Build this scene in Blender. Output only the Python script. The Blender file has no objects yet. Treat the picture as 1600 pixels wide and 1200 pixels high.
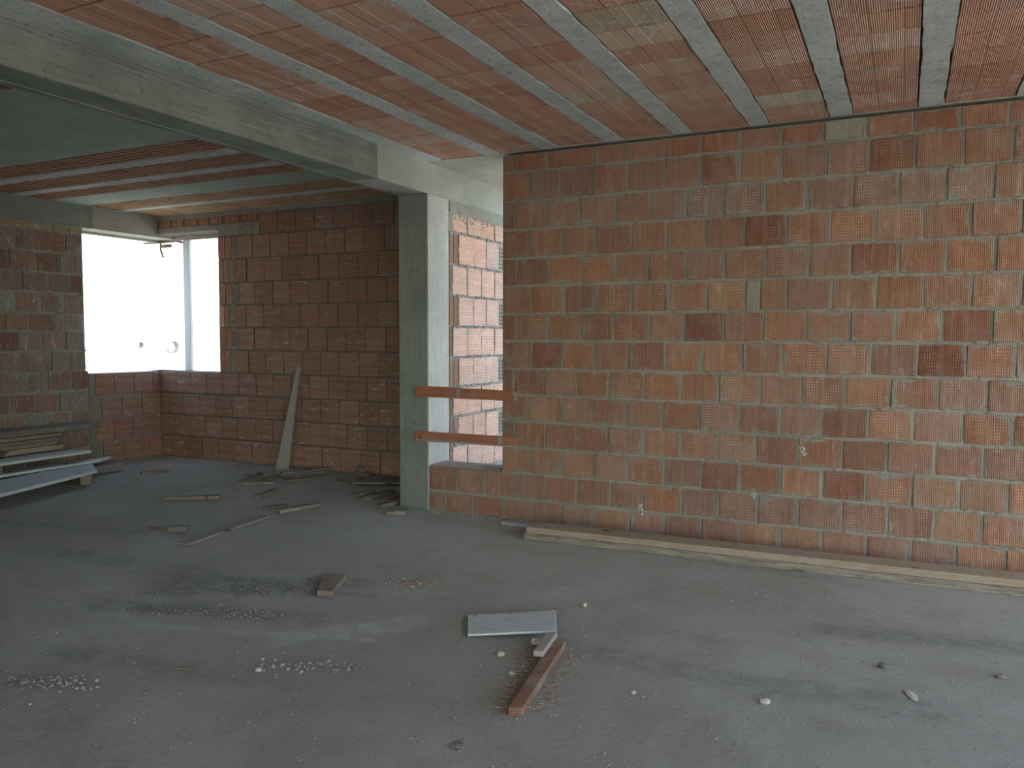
import bpy, bmesh, math, random
from mathutils import Matrix, Vector, noise
R = random.Random(11)
sc = bpy.context.scene
C = sc.collection

# ------------------------------------------------------------------ camera, sky, sun, exposure
cam = bpy.data.cameras.new('camera'); co = bpy.data.objects.new('camera', cam); C.objects.link(co)
cam.sensor_width = 36; cam.lens = 28.0618; cam.clip_start = .02
co.matrix_world = Matrix(((0.896843, -0.028214, 0.441449, 0), (0.442342, 0.051169, -0.895386, 0),
                          (0.002673, 0.998291, 0.058371, 1.435), (0, 0, 0, 1)))
sc.camera = co
sc.view_settings.view_transform = 'Standard'; sc.view_settings.look = 'None'
sc.view_settings.gamma = 1; sc.view_settings.use_curve_mapping = False
sc.view_settings.exposure = 0.0
try:
    sc.cycles.use_denoising = True; sc.cycles.max_bounces = 10; sc.cycles.diffuse_bounces = 6
    sc.cycles.sample_clamp_indirect = 6
except Exception: pass
W = bpy.data.worlds.new('sky'); sc.world = W; W.use_nodes = True
wn = W.node_tree.nodes; wl = W.node_tree.links
sky = wn.new('ShaderNodeTexSky'); sky.sky_type = 'NISHITA'; sky.sun_disc = False
sky.sun_elevation = math.radians(48); sky.sun_rotation = math.radians(150); sky.dust_density = 1.6; sky.air_density = 1.3
mixw = wn.new('ShaderNodeMix'); mixw.data_type = 'RGBA'
mixw.inputs[0].default_value = .04
wl.new(sky.outputs[0], mixw.inputs[6]); mixw.inputs[7].default_value = (9.0, 9.6, 9.9, 1)
bg = wn['Background']; bg.inputs[1].default_value = .66
wl.new(mixw.outputs[2], bg.inputs[0])
sd = bpy.data.lights.new('sun', 'SUN'); so = bpy.data.objects.new('sun', sd); C.objects.link(so)
sd.energy = 9.0; sd.angle = math.radians(1.2); sd.color = (1, .97, .92)
so.rotation_euler = Vector((.13, .36, -1.0)).normalized().to_track_quat('-Z', 'Y').to_euler()   # high, from the open side behind the camera
so.location = (0, -9, 9)

# ------------------------------------------------------------------ node helpers
class M:
    def __init__(s, name, rough=.9):
        s.m = bpy.data.materials.new(name); s.m.use_nodes = True
        s.t = s.m.node_tree; s.N = s.t.nodes; s.L = s.t.links
        s.b = s.N['Principled BSDF']; s.b.inputs['Roughness'].default_value = rough
        s.b.inputs['Specular IOR Level'].default_value = .25
        s.geo = s.N.new('ShaderNodeNewGeometry'); s.pos = s.geo.outputs['Position']
        tc = s.N.new('ShaderNodeTexCoord'); s.obj = tc.outputs['Object']
        oi = s.N.new('ShaderNodeObjectInfo'); s.rnd = oi.outputs['Random']; s.col = oi.outputs['Color']
    def put(s, sock, v):
        if hasattr(v, 'links'): s.L.new(v, sock)
        else: sock.default_value = v
    def ma(s, op, a, b=0.0, c=None, clamp=False):
        n = s.N.new('ShaderNodeMath'); n.operation = op; n.use_clamp = clamp
        s.put(n.inputs[0], a); s.put(n.inputs[1], b)
        if c is not None: s.put(n.inputs[2], c)
        return n.outputs[0]
    def xyz(s, v):
        n = s.N.new('ShaderNodeSeparateXYZ'); s.put(n.inputs[0], v); return n.outputs
    def vec(s, x, y, z):
        n = s.N.new('ShaderNodeCombineXYZ'); s.put(n.inputs[0], x); s.put(n.inputs[1], y); s.put(n.inputs[2], z); return n.outputs[0]
    def vmul(s, v, k):
        n = s.N.new('ShaderNodeVectorMath'); n.operation = 'MULTIPLY'; s.put(n.inputs[0], v); n.inputs[1].default_value = k; return n.outputs[0]
    def vadd(s, v, k):
        n = s.N.new('ShaderNodeVectorMath'); n.operation = 'ADD'; s.put(n.inputs[0], v); s.put(n.inputs[1], k); return n.outputs[0]
    def noise(s, v, scale, det=4, rough=.6, k=None, dist=0):
        n = s.N.new('ShaderNodeTexNoise'); n.inputs['Scale'].default_value = scale; n.inputs['Detail'].default_value = det
        n.inputs['Roughness'].default_value = rough; n.inputs['Distortion'].default_value = dist
        s.put(n.inputs['Vector'], s.vmul(v, k) if k else v); return n.outputs['Fac']
    def step(s, v, lo, hi):
        n = s.N.new('ShaderNodeMapRange'); n.interpolation_type = 'SMOOTHSTEP'
        s.put(n.inputs[0], v); n.inputs[1].default_value = lo; n.inputs[2].default_value = hi; return n.outputs[0]
    def mix(s, f, a, b, mode='MIX'):
        n = s.N.new('ShaderNodeMix'); n.data_type = 'RGBA'; n.blend_type = mode
        s.put(n.inputs[0], f)
        for i, v in ((6, a), (7, b)):
            s.put(n.inputs[i], v if hasattr(v, 'links') else (*v, 1))
        return n.outputs[2]
    def ramp(s, f, stops):
        n = s.N.new('ShaderNodeValToRGB'); s.put(n.inputs[0], f); e = n.color_ramp.elements
        e[0].position, e[0].color = stops[0][0], (*stops[0][1], 1); e[1].position, e[1].color = stops[-1][0], (*stops[-1][1], 1)
        for p, c in stops[1:-1]:
            k = e.new(p); k.color = (*c, 1)
        return n.outputs[0]
    def done(s, col, h=None, dist=.003, strength=1.0):
        s.put(s.b.inputs['Base Color'], col)
        if h is not None:
            n = s.N.new('ShaderNodeBump'); n.inputs['Distance'].default_value = dist; n.inputs['Strength'].default_value = strength
            s.L.new(h, n.inputs['Height']); s.L.new(n.outputs[0], s.b.inputs['Normal'])
        return s.m

MORT = (.285, .285, .245)
def brick_mat(name, cols, ribs, rib_axis, dots=True, smear=.5, scuff=.3, burnt=.3, ribw=.12):
    s = M(name); o = s.xyz(s.obj)
    off = s.vec(s.ma('MULTIPLY', s.rnd, 37.0), s.ma('MULTIPLY', s.rnd, 91.0), s.ma('MULTIPLY', s.rnd, 13.0))
    P = s.vadd(s.pos, off)
    base = s.ramp(s.rnd, cols)
    big = s.noise(P, 6.0, 3)
    c = s.mix(s.ma('MULTIPLY', s.step(big, .52, .75), burnt), base, (.22, .10, .065))
    # clay streaks along the extrusion
    ax = o[0] if rib_axis == 'v' else o[2]
    st = s.noise(s.vec(s.ma('MULTIPLY', ax, 1.0), s.ma('MULTIPLY', s.rnd, 50.0), 0.0), 9.0, 4, .7)
    c = s.mix(.8, c, s.ramp(st, [(.3, (.40, .40, .40)), (.5, (.5, .5, .5)), (.7, (.64, .63, .60))]), 'OVERLAY')
    rb = s.ma('SINE', s.ma('MULTIPLY', ax, 6.2832 * ribs))
    c = s.mix(s.ma('MULTIPLY', s.step(rb, .1, -1.0), ribw), c, (.12, .06, .04))
    h = s.ma('MULTIPLY', rb, .35)
    if dots:
        ux, uz = s.ma('MULTIPLY', o[0], 17.0), s.ma('MULTIPLY', o[2], 10.0)
        a = s.ma('SINE', s.ma('MULTIPLY', s.ma('ADD', ux, uz), 3.1416)); b = s.ma('SINE', s.ma('MULTIPLY', s.ma('SUBTRACT', ux, uz), 3.1416))
        d = s.step(s.ma('MULTIPLY', a, b), .25, .6)
        band = s.step(s.ma('ABSOLUTE', s.ma('SUBTRACT', s.ma('ABSOLUTE', o[0]), .235)), .17, .15)
        msk = s.step(s.noise(P, 5.5, 3), .46, .60)
        sel = s.step(s.ma('FRACT', s.ma('MULTIPLY', s.rnd, 7.31)), .35, .5)
        d = s.ma('MULTIPLY', s.ma('MULTIPLY', d, band), s.ma('MULTIPLY', msk, sel))
        c = s.mix(s.ma('MULTIPLY', d, .70), c, (.60, .48, .36))
        mid = s.step(s.ma('ABSOLUTE', o[0]), .065, .05)
        c = s.mix(s.ma('MULTIPLY', mid, s.ma('MULTIPLY', sel, .30)), c, (.42, .29, .21))
        h = s.ma('ADD', h, s.ma('MULTIPLY', d, .6))
    # dust film and lime scuffs
    c = s.mix(s.ma('MULTIPLY', s.step(s.noise(P, 3.2, 3), .40, .70), .38), c, (.34, .265, .225))
    c = s.mix(.7, c, s.ramp(s.noise(P, 30.0, 4, .75), [(.3, (.40, .40, .40)), (.7, (.62, .62, .62))]), 'OVERLAY')
    k = (1, 1, 5) if rib_axis == 'h' else (4, 4, 1)
    sf = s.noise(P, 7.0, 5, .65, k=k, dist=.6)
    c = s.mix(s.ma('MULTIPLY', s.step(sf, .57, .70), scuff), c, (.50, .48, .45))
    # mortar smeared over the edges
    ex = s.ma('SUBTRACT', .5, s.ma('ABSOLUTE', o[0])); ez = s.ma('SUBTRACT', .5, s.ma('ABSOLUTE', o[2]))
    e = s.ma('MINIMUM', ex, s.ma('MULTIPLY', ez, .8))
    mn = s.noise(P, 13.0, 4, .6)
    gap = s.step(s.ma('ADD', s.ma('MINIMUM', ex, ez), s.ma('MULTIPLY', s.ma('SUBTRACT', mn, .47), .10)), .022, .008)
    big2 = s.noise(P, 4.2, 3, .6)
    e = s.ma('ADD', e, s.ma('ADD', s.ma('MULTIPLY', s.ma('SUBTRACT', mn, .5), .55), s.ma('MULTIPLY', s.ma('SUBTRACT', .5, big2), .35)))
    c = s.mix(s.ma('MULTIPLY', s.step(e, .05, -.03), smear), c, MORT)
    c = s.mix(s.ma('MULTIPLY', gap, .5), c, (.07, .055, .045))
    c = s.mix(1.0, c, s.col, 'MULTIPLY')
    h = s.ma('ADD', h, s.ma('MULTIPLY', s.noise(s.pos, 60.0, 5, .7), 1.2))
    return s.done(c, h, .003)

m_brick = brick_mat('clay_block', [(0, (.30, .155, .095)), (.3, (.31, .165, .11)), (.55, (.27, .165, .125)), (.8, (.25, .125, .08)), (1, (.315, .195, .13))], 24, 'v', smear=.92)
m_brick2 = brick_mat('clay_block_smooth', [(0, (.32, .195, .135)), (.4, (.345, .215, .155)), (.7, (.30, .18, .125)), (1, (.355, .23, .17))], 11, 'h', dots=False, smear=.35, scuff=.8, burnt=.25, ribw=.16)
m_brick3 = brick_mat('clay_block_dusty', [(0, (.25, .155, .12)), (.3, (.27, .175, .14)), (.55, (.25, .20, .17)), (.8, (.23, .125, .095)), (1, (.27, .24, .215))], 12, 'v', dots=False, smear=.9, scuff=.8, burnt=.5, ribw=.25)
m_brick4 = brick_mat('clay_block_daylit', [(0, (.64, .38, .27)), (.5, (.68, .43, .34)), (1, (.62, .41, .33))], 10, 'h', dots=False, smear=.45, scuff=.5, burnt=.0, ribw=.10)  # clay made paler: daylight beyond the opening is painted into it
m_brick5 = brick_mat('clay_block_grooved', [(0, (.31, .19, .135)), (.4, (.335, .205, .15)), (.7, (.29, .17, .12)), (1, (.345, .22, .165))], 2.5, 'h', dots=False, smear=.35, scuff=.9, burnt=.2, ribw=.22)
m_quoin = brick_mat('clay_quoin', [(0, (.42, .215, .14)), (1, (.38, .19, .12))], 3, 'v', dots=False, smear=.6, scuff=.3, burnt=.3, ribw=.55)

def tile_mat(name, cols, ribs, ribw, scuff):
    s = M(name); o = s.xyz(s.obj)
    off = s.vec(s.ma('MULTIPLY', s.rnd, 37.0), s.ma('MULTIPLY', s.rnd, 91.0), s.ma('MULTIPLY', s.rnd, 13.0))
    P = s.vadd(s.pos, off)
    c = s.ramp(s.rnd, cols)
    seg = s.noise(s.vec(s.ma('MULTIPLY', s.ma('FLOOR', s.ma('MULTIPLY', s.ma('ADD', o[0], .5), 5.0)), 3.7), s.ma('MULTIPLY', s.rnd, 50.0), 0.0), 2.3, 1)
    c = s.mix(.9, c, s.ramp(seg, [(.35, (.44, .44, .44)), (.65, (.57, .56, .55))]), 'OVERLAY')
    rb = s.ma('SINE', s.ma('MULTIPLY', o[0], 6.2832 * ribs))
    c = s.mix(s.ma('MULTIPLY', s.step(rb, .3, -1.0), ribw), c, (.13, .06, .04))
    sf = s.noise(P, 2.2, 3, .5, dist=1.0)
    sw = s.ma('MULTIPLY', s.step(s.ma('ABSOLUTE', s.ma('SUBTRACT', sf, .56)), .030, .0), s.step(s.noise(P, 2.0, 2), .45, .56))
    c = s.mix(s.ma('MULTIPLY', sw, scuff), c, (.66, .63, .60))
    c = s.mix(s.ma('MULTIPLY', s.step(s.noise(P, 2.4, 4, .6), .52, .72), scuff * .9), c, (.44, .36, .32))
    c = s.mix(1.0, c, s.col, 'MULTIPLY')
    h = s.ma('ADD', s.ma('MULTIPLY', rb, .8), s.ma('MULTIPLY', s.noise(s.pos, 50.0, 4, .7), .7))
    return s.done(c, h, .003)
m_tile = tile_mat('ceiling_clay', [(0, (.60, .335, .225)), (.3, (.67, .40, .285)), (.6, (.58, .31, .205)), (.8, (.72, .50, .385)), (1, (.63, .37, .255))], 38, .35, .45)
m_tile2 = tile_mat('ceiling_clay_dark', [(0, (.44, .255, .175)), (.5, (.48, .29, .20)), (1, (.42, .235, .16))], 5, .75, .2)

def concrete(name, a, b, board=None, streak=.4, pits=.5, bump=.004):
    s = M(name, .92)
    n1 = s.noise(s.pos, 2.2, 5, .6)
    c = s.mix(s.step(n1, .35, .7), a, b)
    h = s.ma('MULTIPLY', s.noise(s.pos, 45.0, 6, .7), 1.0)
    if board:      # (stretch vector) fine streaks left by sawn formwork boards
        n2 = s.noise(s.pos, 6.0, 6, .75, k=board)
        c = s.mix(s.ma('MULTIPLY', s.step(n2, .45, .72), streak), c, tuple(x * .45 for x in a))
        n3 = s.noise(s.pos, 3.1, 5, .7, k=board)
        c = s.mix(s.ma('MULTIPLY', s.step(n3, .55, .75), streak), c, tuple(min(1, x * 1.5) for x in b))
        h = s.ma('ADD', h, s.ma('MULTIPLY', n2, 2.0))
    pt = s.noise(s.pos, 28.0, 3, .5)
    c = s.mix(s.ma('MULTIPLY', s.step(pt, .62, .72), pits), c, tuple(x * .4 for x in a))
    return s.done(c, h, bump)
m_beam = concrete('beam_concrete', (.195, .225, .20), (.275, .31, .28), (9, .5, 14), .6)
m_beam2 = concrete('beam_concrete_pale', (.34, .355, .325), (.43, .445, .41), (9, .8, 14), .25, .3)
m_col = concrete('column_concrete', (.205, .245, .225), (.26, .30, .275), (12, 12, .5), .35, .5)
m_col2 = concrete('column_side_lit_concrete', (.44, .45, .42), (.54, .54, .50), (16, 16, .7), .55, .4)  # column concrete again, with the daylight on its side painted in
m_joist = concrete('joist_concrete', (.55, .60, .58), (.66, .70, .69), (1.5, 1.5, 1.5), .38, .8, .016)
m_slab = concrete('slab_concrete', (.36, .435, .38), (.44, .515, .46), (.5, 10, 3), .4, .2)
m_soffit = concrete('soffit_concrete', (.40, .385, .32), (.50, .48, .41), (.5, 14, 3), .5, .2)
m_mort = concrete('mortar', (.285, .28, .235), (.36, .355, .305), None, 0, .5, .012)
m_mort2 = concrete('mortar_mid', (.20, .19, .155), (.27, .26, .215), None, 0, .5, .012)  # mortar tone between the pale and the dark one
m_dark = concrete('mortar_dark', (.15, .13, .105), (.21, .19, .16), None, 0, .4, .010)
m_lintel = concrete('lintel_concrete', (.22, .235, .215), (.29, .30, .275), (.8, .8, 9), .3)
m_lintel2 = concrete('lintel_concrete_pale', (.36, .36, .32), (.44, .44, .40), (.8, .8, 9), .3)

def wood(name, a, b, grain_axis, dark=.35, mort=0.0):
    s = M(name, .85)
    k = {'x': (1, 14, 14), 'y': (14, 1, 14), 'z': (14, 14, 1)}[grain_axis]
    off = s.ma('MULTIPLY', s.rnd, 31.0); P = s.vadd(s.obj, s.vec(off, off, off))
    n = s.noise(P, 4.0, 6, .7, k=k, dist=.4)
    c = s.mix(s.step(n, .3, .7), a, b)
    n2 = s.noise(P, 9.0, 4, .7, k=k)
    c = s.mix(s.ma('MULTIPLY', s.step(n2, .55, .7), dark), c, tuple(x * .25 for x in a))
    kn = s.noise(P, 5.0, 1, .5)
    c = s.mix(s.ma('MULTIPLY', s.step(kn, .70, .74), .8), c, (.06, .03, .02))
    if mort: c = s.mix(s.ma('MULTIPLY', s.step(s.noise(P, 6.0, 5, .6), .48, .62), mort), c, (.36, .37, .34))
    return s.done(c, s.ma('ADD', n, n2), .003)
m_wood = wood('weathered_pine', (.15, .135, .118), (.22, .20, .178), 'x', .45, .3)
m_woodgrey = wood('grey_pine', (.33, .35, .36), (.45, .47, .48), 'x', .25, .3)
m_woodor = wood('orange_pine', (.30, .125, .065), (.38, .175, .10), 'x', .25, .12)
m_woodbr = wood('brown_pine', (.19, .105, .07), (.26, .15, .105), 'x', .3, .35)
m_woodlt = wood('tan_pine', (.21, .165, .125), (.28, .23, .18), 'x', .25, .35)
m_woodblk = wood('charred_pine', (.17, .155, .125), (.34, .31, .26), 'x', .9, 0)
m_wooddk = wood('dark_pine', (.15, .12, .09), (.22, .18, .14), 'x', .4, .2)
m_plankw = wood('limewashed_windowlit_pine', (.46, .53, .54), (.60, .66, .67), 'x', .45, .15)  # limewash of the offcut; on the piled planks, bluish window light painted in
m_pale = wood('glare_pine', (.62, .66, .70), (.74, .77, .80), 'z', .1, 0)  # window glare on the prop painted into a blue-white wood
m_mauve = wood('dusty_pine', (.30, .27, .26), (.38, .345, .335), 'x', .2, .3)
m_dustw = wood('dusty_board', (.25, .24, .21), (.31, .30, .26), 'x', .15, 0)
m_umber = wood('umber_pine', (.17, .125, .095), (.25, .19, .15), 'x', .4, .3)
m_tan = wood('tan_plank', (.30, .235, .17), (.38, .31, .24), 'x', .25, .3)  # upper board's own tan timber
m_yel = wood('yellow_board', (.27, .25, .15), (.32, .29, .19), 'x', .3, .4)
m_stone = concrete('rubble_stone', (.42, .41, .38), (.55, .54, .50), None, 0, .3, .006)
m_gritm = concrete('grit_grey', (.22, .22, .20), (.40, .40, .38), None, 0, .3, .006)
m_rubdk = concrete('rubble_dark', (.15, .15, .145), (.27, .27, .255), None, 0, .5, .006)
m_white = concrete('white_render', (.78, .78, .76), (.84, .84, .82), None, 0, .05)
m_ground = concrete('outside_ground', (.46, .43, .36), (.54, .50, .43), None, 0, .3)
m_wire = M('rusty_wire', .7).done((.10, .07, .05)) if False else None
_w = M('rusty_wire', .7); m_wire = _w.done(_w.mix(_w.noise(_w.pos, 30.0), (.10, .06, .04), (.22, .17, .13)))
_s = M('splinters', .8); m_spl = _s.done(_s.ramp(_s.noise(_s.pos, 40.0, 2), [(.35, (.22, .14, .10)), (.5, (.36, .26, .20)), (.65, (.52, .47, .42))]))

# floor: dusty screed with stains of its own
s = M('dusty_screed', .93)
p = s.xyz(s.pos)
c = s.mix(s.step(s.noise(s.pos, .55, 4, .6, dist=.5), .35, .68), (.43, .44, .385), (.54, .555, .515))
c = s.mix(s.ma('MULTIPLY', s.step(s.noise(s.pos, 3.0, 6, .7), .45, .7), .40), c, (.35, .335, .28))
c = s.mix(s.ma('MULTIPLY', s.step(s.noise(s.pos, 26.0, 5, .75), .56, .72), .42), c, (.24, .24, .215))
c = s.mix(s.ma('MULTIPLY', s.step(s.noise(s.pos, 90.0, 4, .7), .55, .68), .40), c, (.17, .17, .155))
c = s.mix(s.ma('MULTIPLY', s.step(s.noise(s.pos, 60.0, 3, .6), .64, .72), .6), c, (.58, .57, .53))
c = s.mix(s.ma('MULTIPLY', s.step(s.noise(s.pos, 1.1, 6, .7, dist=1.0), .50, .66), .30), c, (.33, .30, .235))
wob = s.noise(s.pos, 1.6, 4, .6); wob2 = s.noise(s.pos, 6.0, 4, .65)
def seg(ax, ay, bx, by, w, soft, amp=.25):
    L = math.hypot(bx - ax, by - ay); ux, uy = (bx - ax) / L, (by - ay) / L
    dx = s.ma('SUBTRACT', p[0], ax); dy = s.ma('SUBTRACT', p[1], ay)
    t = s.ma('ADD', s.ma('MULTIPLY', dx, ux), s.ma('MULTIPLY', dy, uy))
    d = s.ma('ADD', s.ma('MULTIPLY', dx, -uy), s.ma('MULTIPLY', dy, ux))
    d = s.ma('ABSOLUTE', s.ma('ADD', d, s.ma('MULTIPLY', s.ma('SUBTRACT', wob, .5), amp)))
    e = s.ma('MAXIMUM', d, s.ma('MULTIPLY', s.ma('MAXIMUM', s.ma('SUBTRACT', t, L), s.ma('MULTIPLY', t, -1.0)), .5))
    e = s.ma('ADD', e, s.ma('MULTIPLY', s.ma('SUBTRACT', wob2, .5), w * 1.6))
    return s.step(e, w + soft, w)
brk = s.ma('ADD', .25, s.ma('MULTIPLY', s.step(s.noise(s.pos, 9.0, 6, .75), .40, .60), .75))
DK, LT = (.19, .20, .20), (.60, .62, .61)
for a, col, k in (((-5.0, 3.35, -3.45, 3.42, .05, .10), DK, .35), ((-3.55, 3.30, -3.0, 3.55, .12, .10), DK, .60),
                  ((-3.75, 2.83, -2.75, 3.12, .05, .08), DK, .42), ((-3.35, 2.30, -2.35, 2.45, .02, .09), DK, .22),
                  ((-4.4, 2.0, -2.6, 2.45, .04, .12), DK, .22), ((-1.25, 3.35, .0, 3.38, .05, .10), DK, .42),
                  ((-3.3, 2.70, -2.3, 3.02, .012, .05), LT, .9), ((-2.55, 2.95, -2.25, 3.25, .04, .08), LT, .8), ((-3.6, 2.72, -3.3, 2.70, .01, .06), LT, .6), ((-2.95, 3.55, -2.3, 3.75, .01, .08), LT, .45),
                  ((-6.6, 3.6, -4.6, 4.1, .03, .07), DK, .35), ((-6.9, 4.0, -4.9, 4.6, .03, .10), (.40, .42, .33), .4),
                  ((-3.3, 5.35, -.5, 5.05, .03, .10), DK, .25), ((-.2, 4.2, 1.0, 4.35, .04, .1), DK, .5), ((-3.1, 1.95, -2.6, 1.75, .07, .2), DK, .35),
                  ((-3.9, 5.1, -1.9, 4.1, .10, .35), (.62, .61, .59), .35)):
    c = s.mix(s.ma('MULTIPLY', s.ma('MULTIPLY', seg(*a), brk), k * .95), c, col)
h = s.ma('ADD', s.ma('MULTIPLY', s.noise(s.pos, 30.0, 8, .8), 2.2), s.ma('MULTIPLY', s.noise(s.pos, 5.0, 5, .65), 3.0))
m_floor = s.done(c, h, .010, 1.0)

# ------------------------------------------------------------------ mesh helpers
def link(name, me, mat, parent=None):
    o = bpy.data.objects.new(name, me); C.objects.link(o)
    if mat and not me.materials: me.materials.append(mat)
    if parent: o.parent = parent
    return o
def boxes(name, lst, mat, parent=None, bev=0):
    bm = bmesh.new()
    for x0, x1, y0, y1, z0, z1 in lst:
        r = bmesh.ops.create_cube(bm, size=1)
        for v in r['verts']:
            v.co = Vector((x0 + (v.co.x + .5) * (x1 - x0), y0 + (v.co.y + .5) * (y1 - y0), z0 + (v.co.z + .5) * (z1 - z0)))
    if bev: bmesh.ops.bevel(bm, geom=bm.edges[:], offset=bev, segments=1, affect='EDGES')
    me = bpy.data.meshes.new(name); bm.to_mesh(me); bm.free()
    return link(name, me, mat, parent)
def struct(o, label=None, cat=None):
    o['kind'] = 'structure'
    if label: o['label'] = label
    if cat: o['category'] = cat
    return o
def tag(o, label, cat, group=None):
    o['label'] = label; o['category'] = cat
    if group: o['group'] = group
    return o
def unit_brick(seed, jit=.018, bev=.03):
    r = random.Random(seed); bm = bmesh.new(); bmesh.ops.create_cube(bm, size=1)
    for v in bm.verts:
        v.co.x += r.uniform(-jit, jit); v.co.z += r.uniform(-jit, jit); v.co.y += r.uniform(-jit, jit) * .6
    bmesh.ops.bevel(bm, geom=bm.edges[:], offset=bev, segments=1, affect='EDGES')
    me = bpy.data.meshes.new('brick'); bm.to_mesh(me); bm.free(); return me
variants = {}
def vmesh(mat, k, jit=.018, bev=.03):
    key = (mat.name, k, jit)
    if key not in variants:
        me = unit_brick(hash((k, 5)) & 999, jit, bev); me.materials.append(mat); variants[key] = me
    return variants[key]
def brick(parent, cx, cy, cz, w, d, h, mat, face='y', jit=.018, tint=None, bev=.03, name='brick'):
    o = bpy.data.objects.new(name, vmesh(mat, R.randrange(7), jit, bev)); C.objects.link(o); o.parent = parent
    o.location = (cx, cy, cz); o.scale = (w, d, h)
    if face == 'x': o.rotation_euler = (0, 0, math.pi / 2)
    if tint: o.color = (*tint, 1)
    return o

# ------------------------------------------------------------------ measured levels
D, YB, XL, XC1, XC2, XE, H = 5.576, 6.731, -8.044, -3.805, -3.518, -2.838, 2.85
XR = 2.0
ZR = [2.835, 2.696, 2.476, 2.26, 2.043, 1.831, 1.616, 1.406, 1.192, 0.987, 0.783, 0.578, 0.375, 0.171, 0.0]
JR = [
 [-2.744, -2.458, -2.322, -2.065, -1.81, -1.553, -1.296, -1.039, -0.775, -0.517, -0.259, -0.003, 0.256, 0.505],
 [-2.601, -2.358, -2.094, -1.829, -1.564, -1.299, -1.037, -0.771, -0.494, -0.241, 0.02, 0.279, 0.533],
 [-2.733, -2.455, -2.191, -1.917, -1.661, -1.398, -1.139, -0.871, -0.603, -0.336, -0.067, 0.193, 0.44],
 [-2.6, -2.322, -2.064, -1.795, -1.537, -1.27, -0.999, -0.732, -0.463, -0.198, 0.071, 0.331, 0.588],
 [-2.713, -2.437, -2.175, -1.917, -1.662, -1.396, -1.131, -0.857, -0.584, -0.332, -0.055, 0.201, 0.465],
 [-2.583, -2.312, -2.055, -1.786, -1.515, -1.245, -0.986, -0.891, -0.717, -0.446, -0.18, 0.085, 0.345, 0.603],
 [-2.712, -2.451, -2.176, -1.923, -1.658, -1.399, -1.129, -0.869, -0.598, -0.328, -0.068, 0.193, 0.459],
 [-2.586, -2.325, -2.063, -1.802, -1.537, -1.27, -1.001, -0.742, -0.465, -0.202, 0.067, 0.327, 0.586],
 [-2.739, -2.476, -2.21, -1.949, -1.689, -1.424, -1.155, -0.88, -0.618, -0.347, -0.082, 0.183, 0.448],
 [-2.609, -2.332, -2.082, -1.817, -1.547, -1.281, -1.014, -0.746, -0.481, -0.206, 0.055, 0.323, 0.586],
 [-2.734, -2.47, -2.214, -1.956, -1.686, -1.42, -1.156, -0.897, -0.627, -0.357, -0.09, 0.174, 0.435],
 [-2.593, -2.329, -2.066, -1.809, -1.539, -1.264, -1.006, -0.736, -0.475, -0.212, 0.059, 0.318, 0.574],
 [-3.244, -2.992, -2.727, -2.458, -2.207, -1.94, -1.679, -1.408, -1.145, -0.878, -0.614, -0.345, -0.079, 0.183, 0.446],
 [-3.351, -3.099, -2.82, -2.577, -2.327, -2.063, -1.788, -1.519, -1.257, -0.995, -0.728, -0.466, -0.195, 0.063, 0.311, 0.575]]
ZB = [2.8, 2.566, 2.307, 2.044, 1.791, 1.535, 1.28, 1.02, 0.767, 0.512, 0.258, 0.0]
JB = [
 [-6.415, -6.167, -5.915, -5.66, -5.405, -5.152, -4.904, -4.645],
 [-6.776, -6.531, -6.278, -6.02, -5.771, -5.516, -5.264, -5.012, -4.762],
 [-6.878, -6.627, -6.365, -6.11, -5.859, -5.606, -5.347, -5.094, -4.846],
 [-6.749, -6.51, -6.249, -5.999, -5.746, -5.486, -5.23, -4.982, -4.737],
 [-6.885, -6.643, -6.384, -6.129, -5.87, -5.617, -5.356, -5.1, -4.85, -4.602],
 [-6.751, -6.525, -6.27, -6.019, -5.759, -5.507, -5.253, -5.002, -4.749],
 [-6.857, -6.618, -6.362, -6.105, -5.846, -5.596, -5.348, -5.09, -4.836],
 [-8.01, -7.768, -7.526, -7.276, -7.021, -6.772, -6.513, -6.264, -6.01, -5.755, -5.493, -5.244, -4.995, -4.747],
 [-7.899, -7.652, -7.388, -7.133, -6.879, -6.621, -6.365, -6.113, -5.859, -5.598, -5.351, -5.093, -4.837],
 [-8.06, -7.82, -7.554, -7.301, -7.042, -6.805, -6.526, -6.279, -6.026, -5.758, -5.494, -5.25, -5.0, -4.741],
 [-7.871, -7.615, -7.363, -7.104, -6.844, -6.596, -6.343, -6.091, -5.841, -5.587, -5.337, -5.081, -4.83]]

# ------------------------------------------------------------------ ground, floor, slab
boxes('ground', [(-40, 40, -40, 40, -.5, -.3)], m_ground)['kind'] = 'structure'
floor_ = struct(boxes('floor', [(-8.344, 3.3, -6, 9, -.25, 0)], m_floor))
ceil = struct(boxes('ceiling', [(-8.344, 3.3, -6, 5.876, 2.882, 3.12), (-8.344, -2.4, 5.876, 7.031, 2.882, 3.12)], m_dark))
FY = -6
# solid strips poured flush with the clay infill
boxes('solid_strip', [(XL, XC1, 2.918, 4.215, H, 2.884)], m_slab, ceil)
boxes('solid_strip', [(XL, XC1, 5.405, 5.82, H, 2.884)], m_slab, ceil)
boxes('solid_strip', [(XC2, -3.385, FY, D, H, 2.884)], m_joist, ceil)
boxes('solid_strip', [(XC2, 3.3, D - .002, 5.876, H, 2.884), (XC2, -2.4, 5.876, 7.031, H, 2.884)], m_soffit, ceil)
boxes('solid_strip', [(XL, XC1, 6.72, 7.031, H, 2.884)], m_slab, ceil)

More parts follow.
